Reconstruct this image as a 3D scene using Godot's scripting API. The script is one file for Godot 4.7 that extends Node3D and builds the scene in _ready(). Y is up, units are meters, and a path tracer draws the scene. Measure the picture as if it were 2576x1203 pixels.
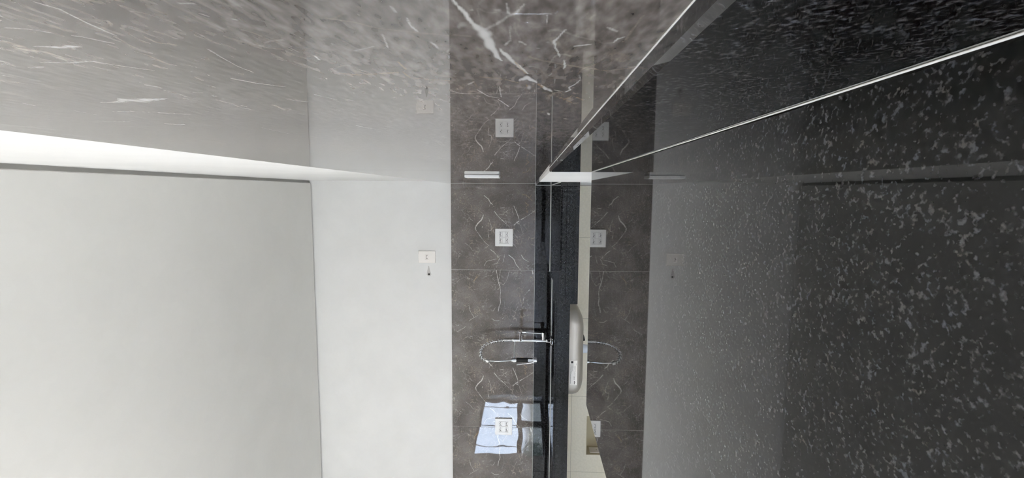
extends Node3D
# An empty kitchen: polished dark marble tiles, black granite counters, seen from just above the peninsula with the camera turned on its side.

const CEIL_Y := 2.53
const LEFT_X := -4.95
const REAR_Z := 5.6
const MARBLE_Z := -3.0914
const PLASTER_Z := -3.105
const MARBLE_X := 0.0605
const PLASTER_X := 0.075
const TOP_Y := 0.8958
const UP_Y := 0.9985

var mats := {}
var used := {}

const PRINT_VEINS = [
	[0.0000,0.0030,0.6237,0.3453,0.6475,0.3157,0.6715,0.3023,0.6847,0.2861],
	[0.0000,0.0024,0.6448,0.3131,0.6768,0.3023,0.6983,0.3103],
	[0.0000,0.0030,0.7302,0.2753,0.7649,0.2483,0.7942,0.2159,0.8370,0.1699],
	[0.0000,0.0048,0.7549,0.3496,0.7873,0.3615,0.8145,0.3886,0.8390,0.4049,0.8552,0.4022],
	[0.0000,0.0027,0.8552,0.4022,0.8983,0.3724,0.9415,0.3399],
	[0.0000,0.0019,0.9415,0.3399,0.9630,0.3128,0.9851,0.3426],
	[0.0000,0.0027,0.9902,0.3019,1.0063,0.2802,1.0469,0.2420],
	[0.0000,0.0030,0.6918,0.1439,0.7344,0.1249,0.7853,0.1057],
	[0.0000,0.0038,0.7933,0.1056,0.8069,0.1243,0.8205,0.1404],
	[0.0000,0.0032,0.7852,0.0950,0.7553,0.0443,0.7228,-0.0009],
	[0.0000,0.0024,0.8068,0.1109,0.8282,0.0946,0.8578,0.0890,0.8847,0.0753],
	[0.0000,0.0030,1.0271,0.1770,1.0540,0.1416,1.0922,0.1251,1.1303,0.0949],
	[0.0000,0.0027,1.0262,0.0903,1.0533,0.0739,1.0748,0.0358],
	[0.0000,0.0019,1.0554,0.2637,1.0726,0.3290,1.1057,0.3454],
	[0.0000,0.0022,1.0496,0.2366,1.0827,0.2528,1.0968,0.2909],
	[0.0000,0.0019,1.0246,0.2041,1.0548,0.2094,1.0823,0.2174],
	[0.0000,0.0019,0.7788,0.3129,0.8272,0.2967,0.8597,0.2966,0.8653,0.3237],
	[0.0000,0.0024,0.8707,0.3183,0.9086,0.3128],
	[0.0000,0.0024,0.7074,0.2350,0.7040,0.2055],
	[0.0000,0.0013,0.7431,0.2107,0.7215,0.1840],
	[0.0000,0.0013,0.7079,0.1518,0.7400,0.1543],
	[0.0000,0.0016,0.7023,0.1251,0.7344,0.1195],
	[0.0000,0.0019,0.9478,0.1477,0.9747,0.1232],
	[0.0000,0.0019,0.8799,0.1400,0.9122,0.1155],
	[0.0000,0.0016,0.8380,0.2886,0.8811,0.2750],
	[0.0000,0.0013,0.6178,0.2595,0.6126,0.2809,0.5967,0.2917],
	[0.0000,0.0024,0.8440,0.3588,0.8331,0.3561],
	[0.0000,0.0013,1.0224,0.2475,1.0553,0.2583],
	[0.0000,0.0016,0.9483,0.4758,0.9698,0.4432,1.0023,0.4215],
	[0.0000,0.0019,0.7530,0.4533,0.7852,0.4372,0.7959,0.4210],
	[0.0000,0.0016,0.7211,0.5018,0.7478,0.4749,0.7530,0.4533],
	[1.0000,0.0032,0.6141,0.0883,0.6193,0.0616,0.6377,0.0401,0.6589,0.0185],
	[1.0000,0.0038,0.6699,0.0665,0.6857,0.0449,0.6965,0.0609],
	[1.0000,0.0024,0.6164,0.0243,0.6484,0.0453],
	[1.0000,0.0030,0.7072,0.0581,0.7392,0.0498,0.7233,0.0633],
	[1.0000,0.0022,1.0795,0.4545,1.0737,0.4272,1.0899,0.4054],
	[1.0000,0.0022,1.0849,0.4491,1.1236,0.4656],
	[1.0000,0.0019,1.0654,0.4217,1.0958,0.4436],
	[1.0000,0.0016,0.6030,0.4581,0.6459,0.4745,0.6886,0.4638],
	[1.0000,0.0019,0.6883,0.4153,0.7043,0.3992,0.7259,0.4262],
	[0.0000,0.0029,0.0014,0.2604,0.0473,0.2535,0.0748,0.2489,0.1162,0.2351,0.1578,0.2304,0.1903,0.2348,0.2274,0.2301,0.2555,0.2415,0.2883,0.2460],
	[0.0000,0.0022,0.0034,0.2332,0.0379,0.2376,0.0748,0.2466],
	[0.0000,0.0016,0.0026,0.1720,0.0556,0.1830,0.1020,0.2101],
	[0.0000,0.0049,0.0008,0.0136,0.0259,0.0097],
	[0.0000,0.0016,0.0259,0.0097,0.0533,-0.0005],
	[0.0000,0.0016,0.1389,0.0349,0.1740,0.0663],
	[0.0000,0.0040,0.1366,0.0326,0.1436,0.0393],
	[0.0000,0.0029,0.1857,0.0685,0.2113,0.0760],
	[0.0000,0.0020,0.2536,0.1112,0.2865,0.1270],
	[0.0000,0.0020,0.2493,0.4501,0.2912,0.4411,0.3330,0.4159],
	[0.0000,0.0018,0.3618,0.4505,0.3378,0.4182,0.3208,0.3859],
	[0.0000,0.0013,0.2543,0.4731,0.3013,0.4918],
	[0.0000,0.0018,0.4386,0.5341,0.4191,0.4970,0.3950,0.4668],
	[0.0000,0.0025,0.3405,0.2917,0.3566,0.2710,0.3546,0.2389],
	[0.0000,0.0013,0.2690,0.2071,0.3159,0.2161],
	[0.0000,0.0018,0.3155,0.1909,0.3440,0.2206],
	[0.0000,0.0011,0.0902,0.0081,0.1366,0.0349],
	[0.0000,0.0011,0.2085,0.2074,0.2410,0.2027],
	[0.0000,0.0018,0.3901,0.1653,0.3757,0.1470],
	[0.0000,0.0018,0.2629,0.2666,0.2935,0.2849],
	[0.0000,0.0011,0.1158,0.5596,0.0736,0.5181,0.0500,0.4723],
	[1.0000,0.0018,0.0173,0.4402,0.0681,0.4426,0.1283,0.4474,0.1792,0.4361],
	[1.0000,0.0013,0.1283,0.4474,0.1704,0.4774],
	[1.0000,0.0040,0.0350,0.3787,0.0630,0.4038,0.0839,0.4198],
	[1.0000,0.0022,0.0305,0.3901,0.0769,0.4130],
	[1.0000,0.0013,0.2497,0.4823,0.2353,0.4547],
	[1.0000,0.0018,0.3701,0.3860,0.4036,0.4137,0.4323,0.4369,0.4606,0.4324],
	[1.0000,0.0018,0.4722,0.5621,0.4837,0.5390,0.4717,0.5297],
	[1.0000,0.0013,0.1243,0.4955,0.1193,0.4680],
]
const NEAR_VEINS = [
	[0.0000,0.9000,0.1927,0.2606,0.0004,0.0001,0.1944,0.2516,0.0021,0.0007,0.1930,0.2447,0.0025,0.0008,0.1938,0.2406,0.0004,0.0001],
	[0.0000,0.6000,0.1713,0.2478,0.0008,0.0003,0.1726,0.2406,0.0008,0.0003,0.1769,0.2356,0.0009,0.0003],
	[0.0000,0.6000,0.1801,0.2309,0.0006,0.0002,0.1815,0.2286,0.0012,0.0004,0.1897,0.2226,0.0006,0.0002],
	[0.0000,0.5000,0.1480,0.2110,0.0008,0.0003,0.1543,0.2088,0.0007,0.0003,0.1663,0.2116,0.0009,0.0003,0.1755,0.2128,0.0008,0.0003,0.1804,0.2130,0.0004,0.0001],
	[0.0000,0.9000,0.3147,0.3478,0.0012,0.0002,0.3120,0.3324,0.0031,0.0006,0.3045,0.3193,0.0074,0.0015,0.3063,0.3148,0.0112,0.0023,0.3064,0.3109,0.0075,0.0015,0.3009,0.2887,0.0018,0.0004],
	[0.0000,0.6000,0.2166,0.2835,0.0006,0.0002,0.2177,0.2698,0.0011,0.0003,0.2150,0.2572,0.0011,0.0003,0.2217,0.2515,0.0010,0.0003,0.2321,0.2406,0.0006,0.0002],
	[2.0000,0.5000,0.2002,0.2239,0.0008,0.0002,0.2067,0.2219,0.0018,0.0006,0.2192,0.2243,0.0028,0.0008,0.2241,0.2215,0.0008,0.0002],
	[2.0000,0.4500,0.1781,0.2019,0.0006,0.0002,0.1886,0.2041,0.0015,0.0005,0.1922,0.1980,0.0010,0.0003],
	[0.0000,0.5000,0.3465,0.3988,0.0019,0.0004,0.3642,0.3992,0.0021,0.0004],
	[0.0000,0.7000,0.3514,0.3723,0.0035,0.0006,0.3489,0.3540,0.0034,0.0006],
	[0.0000,0.5000,0.3489,0.3540,0.0012,0.0002,0.3631,0.3205,0.0013,0.0002],
	[0.0000,0.6000,0.3961,0.4282,0.0022,0.0004,0.4011,0.4022,0.0023,0.0004],
	[0.0000,0.8000,0.4122,0.3817,0.0017,0.0003,0.4190,0.3723,0.0042,0.0006,0.4155,0.3654,0.0017,0.0003],
	[0.0000,0.6000,0.4225,0.3600,0.0025,0.0004,0.4202,0.3424,0.0025,0.0004],
	[0.0000,0.4000,0.1976,0.1885,0.0009,0.0003,0.2106,0.1910,0.0010,0.0003,0.2254,0.1928,0.0012,0.0003,0.2358,0.1920,0.0013,0.0003],
	[0.0000,0.5000,0.2483,0.2113,0.0010,0.0002,0.2585,0.2046,0.0010,0.0003],
	[0.0000,0.2500,0.1661,0.2235,0.0037,0.0014,0.1683,0.2229,0.0038,0.0015],
	[0.0000,0.5000,0.3157,0.4055,0.0020,0.0004,0.3260,0.4073,0.0021,0.0004],
	[2.0000,0.4500,0.2495,0.3399,0.0025,0.0006,0.2586,0.3407,0.0027,0.0007],
	[0.0000,0.3500,0.2261,0.3000,0.0018,0.0005,0.2242,0.2898,0.0018,0.0005],
	[0.0000,0.4000,0.1506,0.1647,0.0009,0.0004,0.1507,0.1592,0.0009,0.0004],
	[0.0000,0.4000,0.1590,0.1638,0.0009,0.0003,0.1625,0.1628,0.0009,0.0004],
	[0.0000,0.4000,0.1641,0.1559,0.0011,0.0004,0.1652,0.1546,0.0011,0.0004],
	[0.0000,0.5000,0.2825,0.2582,0.0013,0.0003,0.2832,0.2523,0.0013,0.0003],
	[0.0000,0.4000,0.4325,0.4368,0.0023,0.0003,0.4323,0.4113,0.0023,0.0003],
	[0.0000,0.5000,0.1641,0.0937,0.0007,0.0003,0.1713,0.0943,0.0012,0.0004,0.1776,0.0933,0.0018,0.0006],
	[0.0000,0.5000,0.1538,0.0963,0.0007,0.0003,0.1594,0.0960,0.0008,0.0003],
	[2.0000,0.5000,0.1636,0.1224,0.0007,0.0003,0.1680,0.1134,0.0009,0.0003,0.1741,0.1072,0.0006,0.0002,0.1792,0.0926,0.0010,0.0003,0.1828,0.0810,0.0007,0.0002],
	[1.0000,0.5000,0.2384,0.1485,0.0015,0.0004,0.2415,0.1379,0.0021,0.0006,0.2358,0.1148,0.0020,0.0005,0.2480,0.1142,0.0013,0.0003,0.2548,0.0934,0.0014,0.0003],
	[1.0000,0.5000,0.2184,0.1121,0.0022,0.0006,0.2302,0.1117,0.0025,0.0007],
	[0.0000,0.4000,0.2010,0.1262,0.0006,0.0002,0.1951,0.1155,0.0006,0.0002],
	[0.0000,0.5000,0.2084,0.1469,0.0014,0.0004,0.2142,0.1476,0.0014,0.0004],
	[0.0000,0.3000,0.1806,0.1076,0.0012,0.0004,0.1972,0.1104,0.0014,0.0004],
	[2.0000,0.3000,0.1650,0.1208,0.0014,0.0005,0.1597,0.1133,0.0013,0.0005],
	[0.0000,0.4000,0.2487,0.2119,0.0015,0.0004,0.2590,0.2048,0.0016,0.0004,0.2684,0.1925,0.0017,0.0004],
	[0.0000,0.4000,0.3029,0.2112,0.0020,0.0004,0.3130,0.1999,0.0021,0.0004],
	[0.0000,0.4000,0.2890,0.1853,0.0013,0.0003,0.3055,0.1778,0.0015,0.0003],
	[0.0000,0.5000,0.3055,0.1718,0.0025,0.0005,0.3080,0.1676,0.0025,0.0005],
	[0.0000,0.4000,0.4377,0.3064,0.0031,0.0004,0.4831,0.3038,0.0038,0.0005],
	[0.0000,0.4000,0.4221,0.2091,0.0024,0.0004,0.4472,0.1992,0.0027,0.0004],
	[0.0000,0.3500,0.1897,0.0908,0.0020,0.0007,0.1975,0.0893,0.0022,0.0007],
	[2.0000,0.4000,0.7613,0.4180,0.0080,0.0007,0.7434,0.3440,0.0076,0.0006],
	[0.0000,0.5000,0.1963,0.0325,0.0012,0.0004,0.1936,0.0254,0.0011,0.0004],
	[0.0000,0.6000,0.1918,0.0171,0.0011,0.0004,0.1873,0.0162,0.0018,0.0006,0.1847,0.0138,0.0007,0.0002],
	[0.0000,0.5000,0.1748,0.0224,0.0014,0.0005,0.1789,0.0178,0.0015,0.0005],
	[2.0000,0.5000,0.2245,0.0327,0.0016,0.0004,0.2299,0.0220,0.0016,0.0004,0.2355,0.0123,0.0017,0.0005,0.2288,0.0003,0.0016,0.0004],
	[2.0000,0.4000,0.1629,0.0121,0.0009,0.0004,0.1789,0.0127,0.0011,0.0004,0.1891,0.0128,0.0013,0.0004],
	[0.0000,0.4000,0.3905,0.0015,0.0028,0.0004,0.3751,-0.0038,0.0026,0.0004],
	[1.0000,0.4000,0.2990,0.0305,0.0023,0.0005,0.3189,0.0209,0.0027,0.0005],
	[0.0000,1.0000,0.1485,0.0751,0.0018,0.0008,0.1514,0.0749,0.0019,0.0008,0.1594,0.0729,0.0025,0.0010,0.1693,0.0715,0.0028,0.0011,0.1762,0.0691,0.0057,0.0020,0.1838,0.0680,0.0084,0.0029,0.1945,0.0666,0.0070,0.0022,0.2081,0.0652,0.0044,0.0013,0.2164,0.0635,0.0008,0.0002],
	[0.0000,0.7000,0.1805,0.0696,0.0065,0.0023,0.1805,0.0654,0.0038,0.0013],
	[0.0000,0.3000,0.1763,0.0676,0.0023,0.0008,0.1704,0.0628,0.0021,0.0008,0.1640,0.0586,0.0016,0.0006,0.1606,0.0554,0.0019,0.0007,0.1526,0.0523,0.0011,0.0005],
	[0.0000,0.4000,0.1614,0.0579,0.0011,0.0004,0.1525,0.0584,0.0010,0.0004],
	[0.0000,0.3500,0.1741,0.0773,0.0035,0.0013,0.1702,0.0742,0.0034,0.0012],
	[0.0000,0.7500,0.1998,0.0633,0.0020,0.0006,0.2111,0.0600,0.0045,0.0013,0.2205,0.0577,0.0033,0.0009,0.2290,0.0551,0.0035,0.0010,0.2402,0.0513,0.0016,0.0004],
	[0.0000,0.9500,0.2546,0.0562,0.0033,0.0008,0.2472,0.0523,0.0052,0.0013,0.2591,0.0464,0.0023,0.0005],
	[0.0000,0.5500,0.2685,0.0508,0.0073,0.0017,0.2734,0.0502,0.0076,0.0017],
	[0.0000,0.9500,0.2649,0.0441,0.0017,0.0004,0.2735,0.0410,0.0046,0.0010,0.2814,0.0369,0.0035,0.0008],
	[1.0000,0.7000,0.2637,0.0458,0.0035,0.0008,0.2710,0.0428,0.0037,0.0009],
	[1.0000,0.6000,0.2637,0.0525,0.0031,0.0007,0.2685,0.0519,0.0032,0.0007],
	[1.0000,0.5000,0.2459,0.0778,0.0014,0.0004,0.2502,0.0661,0.0019,0.0005,0.2590,0.0568,0.0023,0.0005],
	[2.0000,0.6000,0.2098,0.0512,0.0027,0.0008,0.2159,0.0458,0.0019,0.0005,0.2224,0.0364,0.0018,0.0005,0.2267,0.0290,0.0017,0.0005,0.2330,0.0211,0.0013,0.0003],
	[0.0000,0.6000,0.1768,0.0375,0.0008,0.0003,0.1854,0.0396,0.0014,0.0005,0.1912,0.0412,0.0026,0.0008,0.1988,0.0396,0.0016,0.0005,0.2114,0.0373,0.0016,0.0005],
	[0.0000,0.5500,0.2160,0.0350,0.0011,0.0003,0.2258,0.0338,0.0029,0.0008,0.2310,0.0343,0.0014,0.0004],
	[0.0000,0.7000,0.2527,0.0233,0.0013,0.0003,0.2639,0.0253,0.0016,0.0004,0.2711,0.0280,0.0020,0.0005,0.2775,0.0263,0.0018,0.0004,0.2828,0.0288,0.0024,0.0005],
	[0.0000,0.5000,0.2774,0.0362,0.0013,0.0003,0.2814,0.0301,0.0013,0.0003],
	[0.0000,0.5000,0.1898,0.0551,0.0016,0.0005,0.1941,0.0520,0.0016,0.0005],
	[0.0000,0.5000,0.1912,0.0440,0.0021,0.0007,0.1910,0.0430,0.0021,0.0007],
	[0.0000,0.3000,0.1724,0.0579,0.0006,0.0002,0.1886,0.0586,0.0007,0.0002],
	[0.0000,0.3500,0.1886,0.0586,0.0018,0.0006,0.1946,0.0609,0.0019,0.0006],
	[2.0000,0.5000,0.1819,0.0804,0.0013,0.0005,0.1837,0.0734,0.0014,0.0005],
	[0.0000,0.5000,0.1963,0.0324,0.0010,0.0003,0.1939,0.0262,0.0010,0.0003],
	[0.0000,0.4000,0.2683,0.0678,0.0010,0.0002,0.2983,0.0685,0.0012,0.0003],
	[0.0000,0.5000,0.3045,0.0708,0.0016,0.0003,0.3302,0.0649,0.0019,0.0004],
	[0.0000,0.5000,0.2758,0.0817,0.0012,0.0003,0.2952,0.0764,0.0013,0.0003,0.3013,0.0693,0.0014,0.0003],
	[0.0000,0.4000,0.2634,0.0853,0.0021,0.0005,0.2565,0.0811,0.0020,0.0005],
	[0.0000,0.3000,0.1580,0.0625,0.0016,0.0007,0.1576,0.0605,0.0016,0.0007],
	[0.0000,0.3000,0.1578,0.0704,0.0012,0.0005,0.1570,0.0696,0.0012,0.0005],
	[1.0000,0.4000,0.2189,0.0576,0.0016,0.0005,0.2411,0.0523,0.0020,0.0005],
	[0.0000,0.4000,0.1987,0.0478,0.0008,0.0002,0.1987,0.0462,0.0008,0.0002],
	[0.0000,0.4000,0.2442,0.0405,0.0009,0.0002,0.2393,0.0392,0.0009,0.0002],
	[0.0000,0.3000,0.2424,0.0254,0.0014,0.0004,0.2506,0.0235,0.0015,0.0004],
	[1.0000,0.4000,0.3078,0.0288,0.0026,0.0005,0.2926,0.0238,0.0015,0.0003,0.3079,0.0152,0.0036,0.0007],
	[0.0000,0.5000,0.3564,0.0366,0.0052,0.0009,0.3653,0.0347,0.0055,0.0009],
	[0.0000,0.5000,0.3820,0.0226,0.0035,0.0006,0.3845,0.0192,0.0036,0.0006],
	[0.0000,0.4000,0.2809,0.0967,0.0012,0.0003,0.2865,0.0927,0.0013,0.0003,0.2879,0.0837,0.0013,0.0003],
]

func _ready():
	# camera: 15 cm above the peninsula, 6 cm from the right wall, held sideways
	var cam := Camera3D.new()
	cam.name = "camera"
	cam.transform = Transform3D(Basis(Vector3(0.0060, -0.9994, -0.0346), Vector3(0.9949, 0.0094, -0.1007), Vector3(0.1010, -0.0338, 0.9943)).orthonormalized(), Vector3(0, 1.05, 0))
	cam.fov = rad_to_deg(2.0 * atan(601.5 / 1150.0))
	cam.near = 0.01
	cam.far = 200.0
	add_child(cam)
	cam.current = true

	var sky_mat := ProceduralSkyMaterial.new()
	sky_mat.sky_top_color = Color(0.70, 0.80, 0.96)
	sky_mat.sky_horizon_color = Color(0.84, 0.90, 0.98)
	sky_mat.ground_horizon_color = Color(0.80, 0.78, 0.72)
	sky_mat.ground_bottom_color = Color(0.60, 0.57, 0.50)
	sky_mat.sun_angle_max = 0.6
	sky_mat.sky_energy_multiplier = 4.0
	sky_mat.ground_energy_multiplier = 2.0
	var sky := Sky.new()
	sky.sky_material = sky_mat
	var env := Environment.new()
	env.background_mode = Environment.BG_SKY
	env.sky = sky
	env.tonemap_mode = Environment.TONE_MAPPER_LINEAR
	env.tonemap_exposure = 0.99
	env.sdfgi_enabled = true
	env.ssao_enabled = true
	env.ssil_enabled = true
	var we := WorldEnvironment.new()
	we.name = "world_environment"
	we.environment = env
	add_child(we)

	# the low sun comes in through the window on the left and strikes the floor out of the picture
	var sun := DirectionalLight3D.new()
	sun.name = "sun"
	add_child(sun)
	sun.look_at_from_position(Vector3.ZERO, Vector3(2.5, -1.3, -1.6), Vector3.UP)
	sun.light_color = Color(0.98, 0.985, 1.0)
	sun.light_energy = 61.0
	sun.light_angular_distance = 0.53
	sun.shadow_enabled = true

	make_materials()
	build_room()
	build_lamp()
	build_counters()
	build_sink()
	build_tap()
	build_outlets()
	build_outside()

# ------------------------------------------------------------------ mesh helpers
func mb() -> SurfaceTool:
	var st := SurfaceTool.new()
	st.begin(Mesh.PRIMITIVE_TRIANGLES)
	return st

func tri(st: SurfaceTool, a: Vector3, b: Vector3, c: Vector3, out: Vector3):
	var n := (b - a).cross(c - a)
	if n.length_squared() < 1e-18:
		return
	if n.dot(out) > 0.0:
		var t := b
		b = c
		c = t
	else:
		n = -n
	n = n.normalized()
	for v in [a, b, c]:
		st.set_normal(n)
		st.set_uv(Vector2.ZERO)
		st.add_vertex(v)

func quad(st, a, b, c, d, out):
	tri(st, a, b, c, out)
	tri(st, a, c, d, out)

# a box with chamfered edges
func bbox(st: SurfaceTool, lo: Vector3, hi: Vector3, ch := 0.0):
	var c := (lo + hi) * 0.5
	var h := (hi - lo) * 0.5
	ch = minf(ch, minf(h.x, minf(h.y, h.z)) * 0.95)
	for ax in 3:
		var u := (ax + 1) % 3
		var v := (ax + 2) % 3
		for s in [-1.0, 1.0]:
			var q := []
			for k in [[-1, -1], [1, -1], [1, 1], [-1, 1]]:
				var p := Vector3.ZERO
				p[ax] = s * h[ax]
				p[u] = k[0] * (h[u] - ch)
				p[v] = k[1] * (h[v] - ch)
				q.append(c + p)
			var o := Vector3.ZERO
			o[ax] = s
			quad(st, q[0], q[1], q[2], q[3], o)
			if ch > 0.0:
				# edges between +-ax and +-u
				for s2 in [-1.0, 1.0]:
					var e := []
					for k in [-1.0, 1.0]:
						var p1 := Vector3.ZERO
						p1[ax] = s * h[ax]
						p1[u] = s2 * (h[u] - ch)
						p1[v] = k * (h[v] - ch)
						var p2 := Vector3.ZERO
						p2[ax] = s * (h[ax] - ch)
						p2[u] = s2 * h[u]
						p2[v] = k * (h[v] - ch)
						e.append([c + p1, c + p2])
					var o2 := Vector3.ZERO
					o2[ax] = s
					o2[u] = s2
					quad(st, e[0][0], e[0][1], e[1][1], e[1][0], o2)
	if ch > 0.0:
		for sx in [-1.0, 1.0]:
			for sy in [-1.0, 1.0]:
				for sz in [-1.0, 1.0]:
					var s := Vector3(sx, sy, sz)
					var p := s * (h - Vector3(ch, ch, ch))
					tri(st, c + p + Vector3(sx * ch, 0, 0), c + p + Vector3(0, sy * ch, 0), c + p + Vector3(0, 0, sz * ch), s)

func box(lo: Vector3, hi: Vector3, ch := 0.0) -> ArrayMesh:
	var st := mb()
	bbox(st, lo, hi, ch)
	return st.commit()

func numbered(called: String) -> String:
	if not used.has(called):
		used[called] = 0
		return called
	used[called] += 1
	return "%s_%03d" % [called, used[called]]

# one named mesh; a top-level one when parent is this node
func obj(called: String, mesh: Mesh, m: Material, parent: Node = self) -> MeshInstance3D:
	var o := MeshInstance3D.new()
	o.name = numbered(called) if parent == self else called
	o.mesh = mesh
	o.material_override = m
	o.cast_shadow = GeometryInstance3D.SHADOW_CASTING_SETTING_ON
	parent.add_child(o, true)
	return o

func tag(o: Node, label: String, category: String, group := ""):
	o.set_meta("label", label)
	o.set_meta("category", category)
	if group:
		o.set_meta("group", group)

func thing(called: String, at: Vector3, label: String, category: String, group := "") -> Node3D:
	var o := Node3D.new()
	o.name = numbered(called)
	o.position = at
	add_child(o)
	tag(o, label, category, group)
	return o

func struct(called: String, mesh: Mesh, m: Material) -> MeshInstance3D:
	var o := obj(called, mesh, m)
	o.set_meta("kind", "structure")
	return o

# a ring-swept surface through rings of points with smooth normals
func loft(st: SurfaceTool, rings: Array, caps := true, closed := true):
	var n: int = rings[0].size()
	var m: int = rings.size()
	for i in m - 1:
		for j in (n if closed else n - 1):
			var k := (j + 1) % n
			var a: Vector3 = rings[i][j]
			var b: Vector3 = rings[i][k]
			var c: Vector3 = rings[i + 1][k]
			var d: Vector3 = rings[i + 1][j]
			for v in [a, c, b, a, d, c]:
				st.set_uv(Vector2.ZERO)
				st.add_vertex(v)
	if caps:
		st.set_smooth_group(-1)
		for e in [0, m - 1]:
			var cen := Vector3.ZERO
			for p in rings[e]:
				cen += p
			cen /= n
			for j in n:
				var k := (j + 1) % n
				var tr: Array = [cen, rings[e][j], rings[e][k]] if e == 0 else [cen, rings[e][k], rings[e][j]]
				for v in tr:
					st.set_uv(Vector2.ZERO)
					st.add_vertex(v)
		st.set_smooth_group(0)

func loft_mesh(rings: Array, caps := true) -> ArrayMesh:
	var st := mb()
	st.set_smooth_group(0)
	loft(st, rings, caps)
	st.index()
	st.generate_normals()
	return st.commit()

# rings of a tube along points; r is a number or one per point
func tube_rings(pts: Array, r, seg := 14) -> Array:
	var rings := []
	var up := Vector3.UP
	var last_n := Vector3.ZERO
	for i in pts.size():
		var d: Vector3
		if i == 0:
			d = pts[1] - pts[0]
		elif i == pts.size() - 1:
			d = pts[i] - pts[i - 1]
		else:
			d = pts[i + 1] - pts[i - 1]
		if d.length() < 1e-7:
			d = pts[pts.size() - 1] - pts[0]
		d = d.normalized()
		var nn: Vector3
		if i == 0:
			nn = d.cross(up if absf(d.dot(up)) < 0.9 else Vector3.RIGHT).normalized()
		else:
			nn = (last_n - d * last_n.dot(d)).normalized()
		last_n = nn
		var bb := d.cross(nn)
		var rr: float = r[i] if r is Array else r
		var ring := []
		for j in seg:
			var a := TAU * j / seg
			ring.append(pts[i] + (nn * cos(a) + bb * sin(a)) * rr)
		rings.append(ring)
	return rings

func tube(pts: Array, r, seg := 14) -> ArrayMesh:
	return loft_mesh(tube_rings(pts, r, seg))

# straight stepped cylinder: list of [distance along axis, radius]; doubled points keep steps crisp
func turned(a: Vector3, b: Vector3, prof: Array, seg := 20) -> ArrayMesh:
	var st := mb()
	var d := (b - a).normalized()
	var nn := d.cross(Vector3.UP if absf(d.dot(Vector3.UP)) < 0.9 else Vector3.RIGHT).normalized()
	var bb := d.cross(nn)
	var ln := (b - a).length()
	for i in prof.size() - 1:
		for j in seg:
			var a0 := TAU * j / seg
			var a1 := TAU * (j + 1) / seg
			var d0 := nn * cos(a0) + bb * sin(a0)
			var d1 := nn * cos(a1) + bb * sin(a1)
			var p0: Vector3 = a + d * (prof[i][0] * ln)
			var p1: Vector3 = a + d * (prof[i + 1][0] * ln)
			var r0: float = prof[i][1]
			var r1: float = prof[i + 1][1]
			var slope := (r0 - r1)
			var run: float = (prof[i + 1][0] - prof[i][0]) * ln
			var n0 := (d0 * run + d * slope).normalized()
			var n1 := (d1 * run + d * slope).normalized()
			var vs := [[p0 + d0 * r0, n0], [p1 + d1 * r1, n1], [p0 + d1 * r0, n1], [p0 + d0 * r0, n0], [p1 + d0 * r1, n0], [p1 + d1 * r1, n1]]
			for v in vs:
				st.set_normal(v[1])
				st.set_uv(Vector2.ZERO)
				st.add_vertex(v[0])
	return st.commit()

# smooth curve through points
func curve(pts: Array, n: int) -> Array:
	var out := []
	var m := pts.size() - 1
	for i in n + 1:
		var t := float(i) / n * m
		var k := mini(int(t), m - 1)
		var f := t - k
		var p0: Vector3 = pts[maxi(k - 1, 0)]
		var p1: Vector3 = pts[k]
		var p2: Vector3 = pts[k + 1]
		var p3: Vector3 = pts[mini(k + 2, m)]
		out.append(p1.cubic_interpolate(p2, p0, p3, f))
	return out

# a polished tile: real sheet with thickness whose face is very slightly uneven, as fired tiles are.
# o = lower corner on the face, du/dv = edges, n = face normal, uv = rectangle of the print
func tile_mesh(o: Vector3, du: Vector3, dv: Vector3, n: Vector3, uv: Rect2, nu: int, nv: int, thick: float, wave: float, seed_: int) -> ArrayMesh:
	var st := mb()
	var nz := FastNoiseLite.new()
	nz.seed = seed_
	nz.noise_type = FastNoiseLite.TYPE_SIMPLEX_SMOOTH
	nz.frequency = 5.0
	nz.fractal_octaves = 2
	var lu := du.length()
	var lv := dv.length()
	var e := 0.004
	var flip := du.cross(dv).dot(n) > 0.0
	var P := []
	var N := []
	for j in nv + 1:
		for i in nu + 1:
			var u := float(i) / nu
			var v := float(j) / nv
			var h := nz.get_noise_2d(u * lu, v * lv)
			var hu := nz.get_noise_2d(u * lu + e, v * lv)
			var hv := nz.get_noise_2d(u * lu, v * lv + e)
			P.append(o + du * u + dv * v + n * (h * wave))
			N.append((n - du.normalized() * ((hu - h) / e * wave) - dv.normalized() * ((hv - h) / e * wave)).normalized())
	for j in nv:
		for i in nu:
			var q := [j * (nu + 1) + i, j * (nu + 1) + i + 1, (j + 1) * (nu + 1) + i + 1, (j + 1) * (nu + 1) + i]
			for k in ([0, 2, 1, 0, 3, 2] if flip else [0, 1, 2, 0, 2, 3]):
				var id: int = q[k]
				var iu := id % (nu + 1)
				var iv := id / (nu + 1)
				st.set_normal(N[id])
				st.set_uv(Vector2(uv.position.x + uv.size.x * iu / nu, uv.position.y + uv.size.y * iv / nv))
				st.add_vertex(P[id])
	var b := -n * thick
	var c := [o, o + du, o + du + dv, o + dv]
	var mid := o + du * 0.5 + dv * 0.5
	for k in 4:
		var a0: Vector3 = c[k]
		var a1: Vector3 = c[(k + 1) % 4]
		quad(st, a0, a1, a1 + b, a0 + b, (a0 + a1) * 0.5 - mid)
	return st.commit()

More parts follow.
